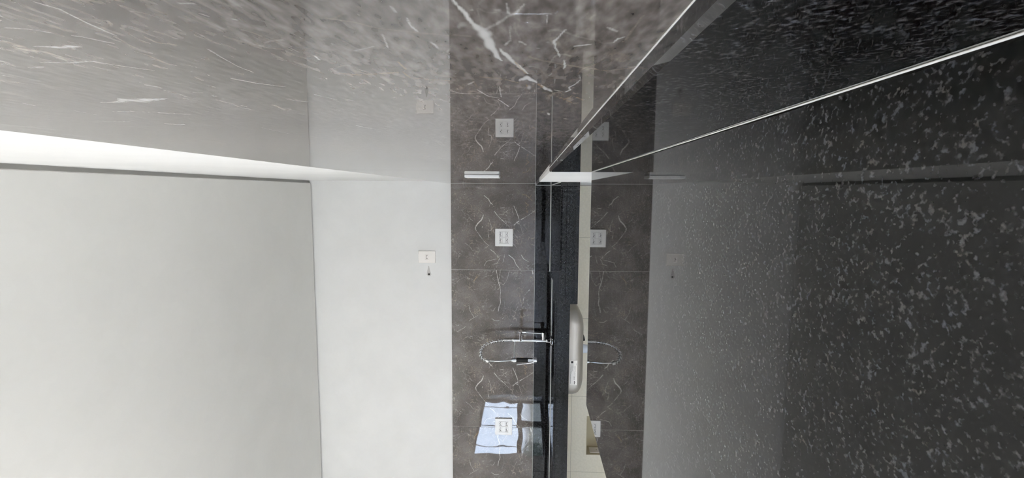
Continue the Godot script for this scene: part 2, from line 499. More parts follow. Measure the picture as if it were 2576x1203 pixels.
# ------------------------------------------------------------------ textures
func noise_bytes(w: int, h: int, freq: float, oct: int, ridged: bool, seed_: int, warp := 0.0, stretch := Vector2.ONE) -> PackedByteArray:
	var nz := FastNoiseLite.new()
	nz.seed = seed_
	nz.noise_type = FastNoiseLite.TYPE_SIMPLEX_SMOOTH
	nz.frequency = freq
	nz.fractal_type = FastNoiseLite.FRACTAL_RIDGED if ridged else FastNoiseLite.FRACTAL_FBM
	nz.fractal_octaves = oct
	if warp > 0.0:
		nz.domain_warp_enabled = true
		nz.domain_warp_amplitude = warp
		nz.domain_warp_frequency = freq * 1.3
		nz.domain_warp_fractal_octaves = 3
	var img := nz.get_image(int(w / stretch.x), int(h / stretch.y), false, false, true)
	if stretch != Vector2.ONE:
		img.resize(w, h, Image.INTERPOLATE_BILINEAR)
	return img.get_data()

func stamp(px: PackedByteArray, w: int, h: int, cx: float, cy: float, rx: float, ry: float, col: Vector3, al: float, soft := 2.0):
	var x0 := maxi(0, int(cx - rx - 1))
	var x1 := mini(w - 1, int(cx + rx + 1))
	var y0 := maxi(0, int(cy - ry - 1))
	var y1 := mini(h - 1, int(cy + ry + 1))
	for y in range(y0, y1 + 1):
		var dy := (y + 0.5 - cy) / ry
		for x in range(x0, x1 + 1):
			var dx := (x + 0.5 - cx) / rx
			var d := dx * dx + dy * dy
			if d < 1.0:
				var f := al * minf(1.0, (1.0 - d) * soft)
				var i := (y * w + x) * 3
				px[i] = int(lerpf(px[i], col.x, f))
				px[i + 1] = int(lerpf(px[i + 1], col.y, f))
				px[i + 2] = int(lerpf(px[i + 2], col.z, f))

# dark brown-grey marble print. ppm = pixels per metre
func marble_base(w: int, h: int, ppm: float, seed_: int, mottle := 0.75, grain_freq := 160.0, stretch := Vector2.ONE) -> PackedByteArray:
	var clouds := noise_bytes(w, h, 5.0 / ppm, 5, false, seed_, 0.0, stretch)
	var veins := noise_bytes(w, h, 9.0 / ppm, 4, true, seed_ + 1, 26.0 / 400.0 * ppm, stretch)
	var fine := noise_bytes(w, h, 20.0 / ppm, 3, true, seed_ + 2, 12.0 / 400.0 * ppm, stretch)
	var patch := noise_bytes(w, h, 6.0 / ppm, 3, false, seed_ + 3, 0.0, stretch)
	var hue := noise_bytes(w, h, 4.0 / ppm, 2, false, seed_ + 4)
	var grain := noise_bytes(w, h, grain_freq / ppm, 4, false, seed_ + 5, 0.0, stretch)
	var px := PackedByteArray()
	px.resize(w * h * 3)
	var n := w * h
	for i in n:
		var c := clouds[i] / 255.0
		var g := grain[i] / 255.0 - 0.5
		var k := 0.05 + 0.85 * c + g * mottle
		var r := 74.0 + 48.0 * k
		var gg := 68.0 + 47.0 * k
		var b := 64.0 + 47.0 * k
		var m := clampf((patch[i] - 100.0) / 90.0, 0.0, 1.0)
		var v := clampf((fine[i] - 190.0) / 42.0, 0.0, 1.0)
		var v2 := clampf((veins[i] - 200.0) / 40.0, 0.0, 1.0)
		var a := v * (0.16 + 1.0 * m * m) * (0.1 + 1.6 * (g + 0.5)) + v2 * v2 * 0.55 * (0.15 + m)
		if a > 0.004:
			a = minf(a, 0.85)
			var t := clampf((hue[i] - 105.0) / 60.0, 0.0, 1.0)
			r += (lerpf(170.0, 168.0, t) - r) * a
			gg += (lerpf(166.0, 152.0, t) - gg) * a
			b += (lerpf(162.0, 134.0, t) - b) * a
		px[i * 3] = int(clampf(r, 0, 255))
		px[i * 3 + 1] = int(clampf(gg, 0, 255))
		px[i * 3 + 2] = int(clampf(b, 0, 255))
	return px

# short crooked hairlines in clusters
func hairlines(px: PackedByteArray, w: int, h: int, ppm: float, count: int, seed_: int, strength: float, long := 1.0):
	var rng := RandomNumberGenerator.new()
	rng.seed = seed_
	var nz := FastNoiseLite.new()
	nz.seed = seed_
	nz.frequency = 7.0
	var made := 0
	var tries := 0
	while made < count and tries < count * 8:
		tries += 1
		var p := Vector2(rng.randf() * w, rng.randf() * h)
		if nz.get_noise_2dv(p / ppm) < rng.randf_range(-0.15, 0.35):
			continue
		made += 1
		var ang := rng.randf() * TAU
		var bend := rng.randf_range(-0.05, 0.05)
		var n := int(rng.randf_range(0.006, 0.045) * ppm / 0.8)
		var r := rng.randf_range(0.0006, 0.0015) * ppm
		var tone := rng.randf()
		var col := Vector3(196, 190, 183).lerp(Vector3(176, 152, 124), clampf(tone * 1.6 - 0.7, 0.0, 1.0))
		var al := strength * rng.randf_range(0.25, 0.9)
		for i in n:
			ang += bend + rng.randf_range(-0.22, 0.22)
			p += Vector2(cos(ang) * long, sin(ang)) * 0.8
			var t := float(i) / n
			stamp(px, w, h, p.x, p.y, maxf(0.8, r * (1.2 - t)), maxf(0.8, r * (1.2 - t) / long), col, al * (0.35 + 0.65 * rng.randf()) * (1.0 - t * 0.6))

const VEIN_COLORS := [Vector3(205, 200, 194), Vector3(172, 146, 116), Vector3(170, 158, 142)]

# back print: 1.132 m x 0.575 m; strokes are [kind, radius, p, q, p, q ...] with p from the right edge and q from the lower edge
func make_print() -> ImageTexture:
	var w := 1024
	var h := 520
	var ppm := w / 1.132
	var px := marble_base(w, h, ppm, 11, 0.55, 110.0)
	hairlines(px, w, h, ppm, 900, 71, 0.62)
	var rng := RandomNumberGenerator.new()
	rng.seed = 5
	for s in PRINT_VEINS:
		var col: Vector3 = VEIN_COLORS[int(s[0])]
		var r: float = s[1] * ppm * 0.8
		var n: int = (s.size() - 2) / 2
		var off := 0.0
		var gapv := 0.5
		for k in n - 1:
			var a := Vector2(s[2 + k * 2], s[3 + k * 2]) * ppm
			var b := Vector2(s[4 + k * 2], s[5 + k * 2]) * ppm
			var st := int(a.distance_to(b) / 0.7) + 1
			for i in st:
				var p := a.lerp(b, float(i) / st)
				off = off * 0.9 + rng.randf_range(-0.22, 0.22)
				var rr := maxf(0.75, r * (0.75 + 0.5 * rng.randf()))
				gapv = clampf(gapv + rng.randf_range(-0.16, 0.16), 0.12, 0.8)
				stamp(px, w, h, p.x + off, h - 1 - p.y + off, rr, rr, col, gapv * rng.randf_range(0.4, 1.0) * (1.0 if s[0] == 0.0 else 0.4))
	var img := Image.create_from_data(w, h, false, Image.FORMAT_RGB8, px)
	img.generate_mipmaps()
	return ImageTexture.create_from_image(img)

# near print: 1.132 m x 0.5915 m, veins measured on the wall: [kind, strength, (distance, height, rz, ry) ...]
func make_near() -> ImageTexture:
	var w := 2048
	var h := 1070
	var ppm := w / 1.132
	var px := marble_base(w, h, ppm, 31, 1.45, 150.0, Vector2(2.6, 1.0))
	hairlines(px, w, h, ppm, 520, 72, 0.3, 2.6)
	var rng := RandomNumberGenerator.new()
	rng.seed = 9
	for s in NEAR_VEINS:
		var col: Vector3 = VEIN_COLORS[int(s[0])]
		if s[0] == 0.0:
			col = Vector3(214, 212, 210)
		var al: float = s[1] * (1.0 if s[0] == 0.0 else 0.55)
		var n: int = (s.size() - 2) / 4
		var off := Vector2.ZERO
		for k in n - 1:
			var i0 := 2 + k * 4
			var a := Vector2((s[i0] - 0.135) * ppm, h - 1 - s[i0 + 1] * ppm)
			var b := Vector2((s[i0 + 4] - 0.135) * ppm, h - 1 - s[i0 + 5] * ppm)
			var ra := Vector2(s[i0 + 2], s[i0 + 3]) * ppm
			var rb := Vector2(s[i0 + 6], s[i0 + 7]) * ppm
			var least := maxf(0.8, minf(minf(ra.x, ra.y), minf(rb.x, rb.y)))
			var st := int(a.distance_to(b) / (least * 0.5)) + 1
			for i in st:
				var f := float(i) / st
				var p := a.lerp(b, f)
				var r := ra.lerp(rb, f)
				off = off * 0.85 + Vector2(rng.randf_range(-0.16, 0.16) * r.x, rng.randf_range(-0.16, 0.16) * r.y)
				var q := rng.randf_range(0.6, 1.15)
				stamp(px, w, h, p.x + off.x, p.y + off.y, maxf(0.9, r.x * q), maxf(0.9, r.y * q), col, al * rng.randf_range(0.2, 0.6), 1.1)
	var img := Image.create_from_data(w, h, false, Image.FORMAT_RGB8, px)
	img.generate_mipmaps()
	return ImageTexture.create_from_image(img)

func seamless(size: int, freq: float, oct: int, seed_: int, type := FastNoiseLite.TYPE_SIMPLEX_SMOOTH) -> PackedByteArray:
	var nz := FastNoiseLite.new()
	nz.seed = seed_
	nz.noise_type = type
	nz.frequency = freq
	nz.fractal_octaves = oct
	return nz.get_seamless_image(size, size, false, false, 0.12, true).get_data()

# black granite, 0.34 m repeat: soft grey mica flakes in clusters, rare pale crystals
func make_granite() -> ImageTexture:
	var w := 1024
	var fl := seamless(w, 0.085, 5, 21)
	var cl := seamless(w, 0.018, 3, 22)
	var sp := seamless(w, 0.09, 3, 23)
	var hu := seamless(w, 0.03, 2, 24)
	var gr := seamless(w, 0.22, 2, 25)
	var px := PackedByteArray()
	px.resize(w * w * 3)
	for i in w * w:
		var f := clampf((fl[i] + (cl[i] - 128.0) * 0.4 + (gr[i] - 128.0) * 0.3 - 100.0) / 105.0, 0.0, 1.0)
		var s := clampf((sp[i] - 196.0) / 40.0, 0.0, 1.0)
		var v := 3.0 + 72.0 * f * (0.25 + 0.75 * f) + 34.0 * s * (0.2 + f)
		var t := (hu[i] - 128.0) / 128.0
		px[i * 3] = int(clampf(v * (1.0 + 0.06 * t), 0, 255))
		px[i * 3 + 1] = int(clampf(v * 1.0, 0, 255))
		px[i * 3 + 2] = int(clampf(v * (1.04 - 0.08 * t), 0, 255))
	var img := Image.create_from_data(w, w, false, Image.FORMAT_RGB8, px)
	img.generate_mipmaps()
	return ImageTexture.create_from_image(img)

# faint speckle for plaster and cream ceramic
func make_speckle(a: Color, b: Color, size: int, freq: float, seed_: int) -> ImageTexture:
	var n := seamless(size, freq, 4, seed_)
	var px := PackedByteArray()
	px.resize(size * size * 3)
	for i in size * size:
		var c := a.lerp(b, n[i] / 255.0)
		px[i * 3] = c.r8
		px[i * 3 + 1] = c.g8
		px[i * 3 + 2] = c.b8
	var img := Image.create_from_data(size, size, false, Image.FORMAT_RGB8, px)
	img.generate_mipmaps()
	return ImageTexture.create_from_image(img)

# the paper sticker on the sink: rows of tiny print, a bar code, dark marks
func make_sticker() -> ImageTexture:
	var img := Image.create(384, 128, false, Image.FORMAT_RGB8)
	img.fill(Color8(226, 224, 220))
	var rng := RandomNumberGenerator.new()
	rng.seed = 4
	var ink := Color8(70, 68, 66)
	img.fill_rect(Rect2i(10, 70, 34, 38), Color8(30, 30, 32))
	for row in [[78, 60, 150], [88, 60, 170], [98, 60, 200], [108, 60, 360], [116, 60, 360], [66, 60, 120], [16, 40, 70], [30, 90, 170], [30, 190, 240], [44, 90, 140], [44, 160, 230]]:
		var x: int = row[1]
		while x < row[2]:
			var l := rng.randi_range(3, 11)
			img.fill_rect(Rect2i(x, row[0], l, 4), ink if rng.randf() < 0.7 else Color8(120, 118, 116))
			x += l + rng.randi_range(2, 5)
	var bx := 244
	while bx < 300:
		var l := rng.randi_range(1, 4)
		img.fill_rect(Rect2i(bx, 34, l, 26), Color8(40, 40, 42))
		bx += l + rng.randi_range(2, 4)
	img.fill_rect(Rect2i(316, 40, 54, 12), Color8(48, 48, 50))
	img.fill_rect(Rect2i(330, 26, 16, 4), ink)
	img.generate_mipmaps()
	return ImageTexture.create_from_image(img)

func mat(color: Color, rough: float, spec := 0.5, metal := 0.0) -> StandardMaterial3D:
	var m := StandardMaterial3D.new()
	m.albedo_color = color
	m.roughness = rough
	m.metallic = metal
	m.metallic_specular = spec
	return m

func tri_mat(tex: Texture2D, size: float, rough: float, spec := 0.5) -> StandardMaterial3D:
	var m := mat(Color.WHITE, rough, spec)
	m.albedo_texture = tex
	m.uv1_triplanar = true
	m.uv1_world_triplanar = true
	m.uv1_scale = Vector3.ONE / size
	return m

func make_materials():
	var pr := mat(Color.WHITE, 0.015, 0.52)
	pr.albedo_texture = make_print()
	mats.print = pr
	var nr := mat(Color.WHITE, 0.015, 0.52)
	nr.albedo_texture = make_near()
	mats.near = nr
	mats.granite = tri_mat(make_granite(), 0.34, 0.02, 0.43)
	mats.plaster = tri_mat(make_speckle(Color8(229, 229, 228), Color8(235, 235, 234), 256, 0.02, 41), 1.7, 0.85, 0.3)
	mats.ceiling = tri_mat(make_speckle(Color8(226, 225, 221), Color8(231, 230, 226), 256, 0.02, 42), 1.9, 0.9, 0.3)
	mats.cream = tri_mat(make_speckle(Color8(225, 218, 198), Color8(236, 229, 210), 512, 0.05, 43), 0.5, 0.35, 0.45)
	mats.floor = tri_mat(make_speckle(Color8(196, 195, 192), Color8(208, 207, 204), 256, 0.04, 45), 0.8, 0.3, 0.5)
	mats.cream_dark = mat(Color8(186, 176, 148), 0.7, 0.4)
	mats.joint = mat(Color8(182, 178, 172), 0.8, 0.3)
	mats.joint_dark = mat(Color8(150, 142, 124), 0.8, 0.3)
	mats.silicone = mat(Color8(232, 231, 228), 0.35, 0.5)
	mats.chrome = mat(Color8(222, 223, 226), 0.05, 0.5, 1.0)
	mats.steel = mat(Color8(168, 165, 160), 0.5, 0.5, 0.9)
	mats.black = mat(Color8(20, 20, 22), 0.25, 0.5)
	mats.rubber = mat(Color8(26, 26, 27), 0.6, 0.4)
	mats.plastic = mat(Color8(247, 247, 246), 0.3, 0.5)
	mats.warm_plastic = mat(Color8(247, 243, 239), 0.35, 0.5)
	mats.hole = mat(Color8(40, 38, 36), 0.9, 0.2)
	mats.putty = mat(Color8(196, 194, 192), 0.95, 0.2)
	mats.aluminium = mat(Color8(58, 56, 54), 0.45, 0.5)
	mats.wire = mat(Color8(30, 30, 32), 0.6, 0.4)
	var gl := mat(Color(0.95, 0.98, 1.0, 0.06), 0.0, 0.5)
	gl.transparency = BaseMaterial3D.TRANSPARENCY_ALPHA
	mats.glass = gl
	var stk := mat(Color.WHITE, 0.5, 0.4)
	stk.albedo_texture = make_sticker()
	mats.sticker = stk
	var bl := mat(Color8(226, 230, 236), 0.9, 0.2)
	bl.backlight_enabled = true
	bl.backlight = Color(0.5, 0.5, 0.5)
	mats.blind = bl
	mats.pipe = mat(Color8(214, 222, 232), 0.4, 0.5)
	var gw := mat(Color8(250, 248, 244), 0.5)
	gw.emission_enabled = true
	gw.emission = Color(1.0, 0.97, 0.93)
	gw.emission_energy_multiplier = 6.0
	mats.lamp_glow = gw
	mats.lawn = mat(Color8(120, 124, 104), 0.95, 0.2)
	mats.garden_wall = tri_mat(make_speckle(Color8(196, 188, 170), Color8(222, 214, 198), 256, 0.03, 44), 2.0, 0.95, 0.2)
	mats.leaf = mat(Color8(78, 92, 74), 0.7, 0.3)

# ------------------------------------------------------------------ setting
func build_room():
	# back wall: plaster above, cream tile below, with a recess under the counter
	var nx0 := -1.850
	var nx1 := -1.561
	var ny0 := 0.36
	var ny1 := 0.6212
	var nz := -3.20
	var back := PLASTER_Z - 0.16
	var st := mb()
	var xr := PLASTER_X + 0.2
	var xl := LEFT_X - 0.2
	bbox(st, Vector3(xl, ny1, back), Vector3(xr, 2.75, PLASTER_Z))
	bbox(st, Vector3(xl, -0.15, back), Vector3(xr, ny0, PLASTER_Z))
	bbox(st, Vector3(xl, ny0, back), Vector3(nx0, ny1, PLASTER_Z))
	bbox(st, Vector3(nx1, ny0, back), Vector3(xr, ny1, PLASTER_Z))
	var wb := struct("wall_back", st.commit(), mats.plaster)
	# recess lining, part of the wall
	st = mb()
	bbox(st, Vector3(nx0, ny0, nz - 0.01), Vector3(nx1, ny1, nz))
	bbox(st, Vector3(nx0, ny0, nz), Vector3(nx0 + 0.004, ny1, -3.0915))
	bbox(st, Vector3(nx1 - 0.004, ny0, nz), Vector3(nx1, ny1, -3.0915))
	bbox(st, Vector3(nx0, ny0, nz), Vector3(nx1, ny0 + 0.004, -3.0915))
	bbox(st, Vector3(nx0, ny1 - 0.004, nz), Vector3(nx1, ny1, -3.0915))
	var lin := obj("recess_lining", st.commit(), mats.cream_dark, wb)
	lin.set_meta("label", "beige open recess in the tiles under the counter")
	# marble tiles above the counter
	var gap := 0.0022
	obj("grout", box(Vector3(LEFT_X, 0.88, PLASTER_Z), Vector3(MARBLE_X + 0.004, 1.5700, MARBLE_Z - 0.0012)), mats.joint, wb)
	var edges := [0.0605, -0.5286, -1.6606, -2.7926, -3.9246, LEFT_X]
	for i in edges.size() - 1:
		var a: float = edges[i] - (0.0 if i == 0 else gap * 0.5)
		var b: float = edges[i + 1] + gap * 0.5
		var right_edge: float = 0.6034 - 1.132 * i
		var u0 := (right_edge - a) / 1.132
		var u1 := (right_edge - b) / 1.132
		# print u runs from the right edge to the left
		var m := tile_mesh(Vector3(a, 0.9995, MARBLE_Z), Vector3(b - a, 0, 0), Vector3(0, 0.5715, 0), Vector3(0, 0, 1), Rect2(u0, 1.0, u1 - u0, -0.994), 44, 22, 0.0125, 0.00016, 60 + i)
		obj("tile", m, mats.print, wb)
	# cream tiles below
	obj("grout", frame_mesh(Vector3(LEFT_X, 0, PLASTER_Z), Vector3(MARBLE_X - 0.01, 0.86, -3.0924), Rect2(nx0, ny0, nx1 - nx0, ny1 - ny0)), mats.joint_dark, wb)
	var cols := [0.048, -0.2995, -0.8595, -1.4195, -1.9795, -2.5395, -3.0995, -3.6595, -4.2195, -4.7795, LEFT_X]
	var rows := [0.0, 0.168, 0.728, 0.86]
	for i in cols.size() - 1:
		for j in 3:
			var lo := Vector3(cols[i + 1] + 0.0008, rows[j] + 0.0008, PLASTER_Z + 0.001)
			var hi := Vector3(cols[i] - 0.0008, rows[j + 1] - 0.0008, -3.0914)
			if i == 3 and j == 1:
				obj("tile", frame_mesh(lo, hi, Rect2(nx0, ny0, nx1 - nx0, ny1 - ny0)), mats.cream, wb)
			else:
				obj("tile", box(lo, hi, 0.0008), mats.cream, wb)

	# right wall: plaster, marble from the upstand to eye height, a thicker white plaster below
	st = mb()
	bbox(st, Vector3(PLASTER_X, -0.15, PLASTER_Z - 0.16), Vector3(PLASTER_X + 0.16, 2.75, REAR_Z + 0.16))
	bbox(st, Vector3(0.0508, 0, PLASTER_Z), Vector3(PLASTER_X + 0.02, 0.8550, REAR_Z))
	bbox(st, Vector3(0.0508, 0.8550, -2.158), Vector3(PLASTER_X + 0.02, 0.9970, -1.130))
	var wr := struct("wall_right", st.commit(), mats.plaster)
	obj("grout", box(Vector3(MARBLE_X + 0.0012, 0.9972, PLASTER_Z), Vector3(PLASTER_X, 1.5890, REAR_Z)), mats.joint, wr)
	var zs := [1.0, -0.135, -1.267, -2.399, MARBLE_Z]
	for i in 4:
		var a: float = zs[i] - (gap * 0.5)
		var b: float = zs[i + 1] + (gap * 0.5 if i < 3 else 0.0)
		var near: bool = i == 1
		var u1: float = 1.0 if i != 3 else (zs[3] - zs[4]) / 1.132
		var m := tile_mesh(Vector3(MARBLE_X, 0.9985, a), Vector3(0, 0, b - a), Vector3(0, 0.5920, 0), Vector3(-1, 0, 0), Rect2(0.0, 1.0, u1, -1.0), 36, 18, 0.012, 0.00004 if near else 0.00006, 80 + i)
		obj("tile", m, mats.near if near else mats.print, wr)
	var zz := 1.0
	while zz < REAR_Z - 0.05:
		var b2 := minf(zz + 1.132, REAR_Z)
		var m := tile_mesh(Vector3(MARBLE_X, 0.9985, b2 - gap), Vector3(0, 0, zz - b2 + gap), Vector3(0, 0.5920, 0), Vector3(-1, 0, 0), Rect2(0.0, 1.0, (b2 - zz) / 1.132, -1.0), 12, 6, 0.012, 0.00006, int(zz * 10))
		obj("tile", m, mats.print, wr)
		zz = b2

	# left wall with the window opening, rear wall, floor
	var wz0 := 2.04
	var wz1 := 4.56
	var wy0 := 0.66
	var wy1 := 2.10
	var lx := LEFT_X - 0.18
	st = mb()
	bbox(st, Vector3(lx, -0.15, PLASTER_Z - 0.16), Vector3(LEFT_X, 2.75, wz0))
	bbox(st, Vector3(lx, -0.15, wz1), Vector3(LEFT_X, 2.75, REAR_Z + 0.16))
	bbox(st, Vector3(lx, -0.15, wz0), Vector3(LEFT_X, wy0, wz1))
	bbox(st, Vector3(lx, wy1, wz0), Vector3(LEFT_X, 2.75, wz1))
	struct("wall_left", st.commit(), mats.plaster)
	var hole := Rect2(-4.55, 0.74, 3.85, 1.08)
	struct("wall_rear", frame_mesh(Vector3(LEFT_X - 0.18, -0.15, REAR_Z), Vector3(PLASTER_X + 0.16, 2.75, REAR_Z + 0.16), hole), mats.plaster)
	rear_window(hole)
	struct("floor", box(Vector3(LEFT_X - 0.18, -0.15, PLASTER_Z - 0.16), Vector3(PLASTER_X + 0.16, 0.0, REAR_Z + 0.16)), mats.floor)

	# ceiling: a board that stops short of the walls, and the slab above it
	st = mb()
	bbox(st, Vector3(LEFT_X - 0.18, 2.556, PLASTER_Z - 0.16), Vector3(PLASTER_X + 0.16, 2.80, REAR_Z + 0.16))
	var ce := struct("ceiling", st.commit(), mats.ceiling)
	obj("board", board_mesh(Vector3(LEFT_X, CEIL_Y, PLASTER_Z + 0.018), Vector3(0.0585, 2.558, REAR_Z)), mats.ceiling, ce)

	window(wz0, wz1, wy0, wy1)

# a slab with a rectangular hole through it (hole given in x and y)
func frame_mesh(lo: Vector3, hi: Vector3, hole: Rect2) -> ArrayMesh:
	var st := mb()
	var a := hole.position
	var b := hole.end
	bbox(st, lo, Vector3(hi.x, a.y, hi.z))
	bbox(st, Vector3(lo.x, b.y, lo.z), hi)
	bbox(st, Vector3(lo.x, a.y, lo.z), Vector3(a.x, b.y, hi.z))
	bbox(st, Vector3(b.x, a.y, lo.z), Vector3(hi.x, b.y, hi.z))
	return st.commit()

# ceiling board with eased lower edges and a rounded corner
func board_mesh(lo: Vector3, hi: Vector3) -> ArrayMesh:
	var rings := []
	for k in [[hi.y, 0.0], [lo.y + 0.003, 0.0], [lo.y, 0.003]]:
		var ring := []
		var e: float = k[1]
		ring.append(Vector3(lo.x, k[0], hi.z))
		ring.append(Vector3(lo.x, k[0], lo.z + e))
		var r := 0.012
		for i in 6:
			var an := PI * 0.5 * i / 5.0
			ring.append(Vector3(hi.x - r + (r - e) * sin(an), k[0], lo.z + r - (r - e) * cos(an)))
		ring.append(Vector3(hi.x - e, k[0], hi.z))
		rings.append(ring)
	var st := mb()
	for i in 2:
		var n: int = rings[0].size()
		for j in n:
			var k := (j + 1) % n
			var mid := (lo + hi) * 0.5
			quad(st, rings[i][j], rings[i][k], rings[i + 1][k], rings[i + 1][j], Vector3((rings[i][j].x + rings[i][k].x) * 0.5 - mid.x, 0, (rings[i][j].z + rings[i][k].z) * 0.5 - mid.z))
	for j in range(1, rings[2].size() - 1):
		tri(st, rings[2][0], rings[2][j], rings[2][j + 1], Vector3.DOWN)
	return st.commit()

func window(z0: float, z1: float, y0: float, y1: float):
	var fx0 := LEFT_X - 0.16
	var fx1 := LEFT_X - 0.11
	var w := Node3D.new()
	w.name = "window_1"
	w.set_meta("kind", "structure")
	add_child(w)
	var f := 0.05
	var st := mb()
	bbox(st, Vector3(fx0, y0, z0), Vector3(fx1, y1, z0 + f), 0.003)
	bbox(st, Vector3(fx0, y0, z1 - f), Vector3(fx1, y1, z1), 0.003)
	bbox(st, Vector3(fx0, y0, z0 + f), Vector3(fx1, y0 + f, z1 - f), 0.003)
	bbox(st, Vector3(fx0, y1 - f, z0 + f), Vector3(fx1, y1, z1 - f), 0.003)
	obj("window_frame", st.commit(), mats.aluminium, w)
	obj("transom", box(Vector3(fx0, 1.12, z0 + f), Vector3(fx1, 1.235, z1 - f), 0.003), mats.aluminium, w)
	obj("mullion", box(Vector3(fx0, y0 + f, 3.36), Vector3(fx1, 1.12, 3.56), 0.003), mats.aluminium, w)
	var gx := (fx0 + fx1) * 0.5
	for g in [[1.235, y1 - f, z0 + f, z1 - f], [y0 + f, 1.12, z0 + f, 3.36], [y0 + f, 1.12, 3.56, z1 - f]]:
		obj("pane", box(Vector3(gx - 0.002, g[0], g[2]), Vector3(gx + 0.002, g[1], g[3])), mats.glass, w)
	for z in [4.19, 3.37, 2.52]:
		obj("glazing_bar", box(Vector3(gx + 0.004, 1.235, z - 0.007), Vector3(gx + 0.016, y1 - f, z + 0.007)), mats.aluminium, w)
	obj("latch", box(Vector3(gx + 0.016, 1.50, 4.15), Vector3(gx + 0.03, 1.56, 4.23), 0.004), mats.black, w)
	st = mb()
	bbox(st, Vector3(fx1, y0 - 0.025, z0), Vector3(LEFT_X + 0.03, y0 + 0.004, z1), 0.004)
	obj("window_sill", st.commit(), mats.granite, w)

# the wide rear window, its white roller blind pulled down, seen only as a pale sheen in the polished stone
func rear_window(r: Rect2):
	var w := Node3D.new()
	w.name = "window_2"
	w.set_meta("kind", "structure")
	add_child(w)
	var z0 := REAR_Z + 0.09
	var z1 := REAR_Z + 0.14
	var f := 0.05
	var a := r.position
	var b := r.end
	var st := mb()
	bbox(st, Vector3(a.x, a.y, z0), Vector3(a.x + f, b.y, z1), 0.003)
	bbox(st, Vector3(b.x - f, a.y, z0), Vector3(b.x, b.y, z1), 0.003)
	bbox(st, Vector3(a.x + f, a.y, z0), Vector3(b.x - f, a.y + f, z1), 0.003)
	bbox(st, Vector3(a.x + f, b.y - f, z0), Vector3(b.x - f, b.y, z1), 0.003)
	obj("window_frame", st.commit(), mats.aluminium, w)
	for k in 3:
		var x0 := a.x + f + (r.size.x - 2.0 * f) * k / 3.0
		var x1 := a.x + f + (r.size.x - 2.0 * f) * (k + 1) / 3.0
		obj("pane", box(Vector3(x0 + 0.02, a.y + f, z0 + 0.023), Vector3(x1 - 0.02, b.y - f, z0 + 0.027)), mats.glass, w)
		if k > 0:
			obj("mullion", box(Vector3(x0 - 0.02, a.y + f, z0), Vector3(x0 + 0.02, b.y - f, z1), 0.002), mats.aluminium, w)
	var bl := obj("roller_blind", box(Vector3(a.x + 0.01, a.y + 0.01, REAR_Z + 0.045), Vector3(b.x - 0.01, b.y - 0.03, REAR_Z + 0.0465)), mats.blind, w)
	obj("blind_tube", tube([Vector3(a.x + 0.01, b.y - 0.035, REAR_Z + 0.045), Vector3(b.x - 0.01, b.y - 0.035, REAR_Z + 0.045)], 0.028, 16), mats.plastic, w)
	bl.set_meta("label", "white roller blind pulled down")

func build_outside():
	var g := struct("ground", box(Vector3(-40, -0.5, -30), Vector3(LEFT_X - 0.18, -0.2, 40)), mats.lawn)
	g.set_meta("label", "pale ground outside the window")
	var gw := obj("garden_wall", garden_wall_mesh(), mats.garden_wall)
	tag(gw, "low beige garden wall outside, mirrored in the polished tiles", "wall")
	var rng := RandomNumberGenerator.new()
	rng.seed = 77
	for p in [[-11.0, 9.4, 1.35], [-11.2, 6.3, 1.2], [-10.9, 12.2, 1.5]]:
		var sh := thing("garden_shrub", Vector3(p[0], -0.2, p[1]), ["rounded green shrub outside the window, middle of three", "smallest green shrub outside the window", "tallest green shrub outside the window"][[1.35, 1.2, 1.5].find(p[2])], "shrub", "shrubs outside the window")
		obj("stem", tube([Vector3(0, 0, 0), Vector3(0.02, 0.5, 0.01)], 0.03, 8), mats.wire, sh)
		var st := mb()
		for k in 420:
			var d := Vector3(rng.randfn(), rng.randfn(), rng.randfn()).normalized()
			var c := Vector3(0, p[2] * 0.6, 0) + d * Vector3(0.5, p[2] * 0.42, 0.5) * rng.randf_range(0.6, 1.0)
			var u := d.cross(Vector3(rng.randfn(), rng.randfn(), rng.randfn())).normalized() * 0.07
			var v := (d + u * 6.0).cross(u).normalized() * 0.035
			tri(st, c - u, c + v, c + u, d)
			tri(st, c - u, c + u, c - v, d)
		obj("foliage", st.commit(), mats.leaf, sh)

func garden_wall_mesh() -> ArrayMesh:
	var st := mb()
	bbox(st, Vector3(-12.2, -0.2, -6), Vector3(-12.0, 0.86, 26), 0.01)
	bbox(st, Vector3(-12.26, 0.86, -6), Vector3(-11.94, 0.93, 26), 0.01)
	return st.commit()

# the kitchen's ceiling light, behind and to the left of the camera
func build_lamp():
	var l := thing("ceiling_light", Vector3(-1.7, CEIL_Y, -0.75), "round opal ceiling light on the white ceiling", "lamp")
	obj("backplate", turned(Vector3.ZERO, Vector3(0, -0.03, 0), [[0, 0.001], [0, 0.19], [0.8, 0.19], [1, 0.18], [1, 0.001]], 40), mats.plastic, l)
	obj("diffuser", turned(Vector3(0, -0.03, 0), Vector3(0, -0.085, 0), [[0, 0.175], [0.4, 0.175], [0.75, 0.155], [0.95, 0.10], [1, 0.001]], 40), mats.lamp_glow, l)
	var o := OmniLight3D.new()
	o.name = "lamp_light"
	o.position = Vector3(0, -0.11, 0)
	o.light_color = Color(1.0, 0.97, 0.93)
	o.light_energy = 1.3
	o.light_size = 0.12
	o.omni_range = 20.0
	o.omni_attenuation = 2.0
	o.shadow_enabled = true
	l.add_child(o)

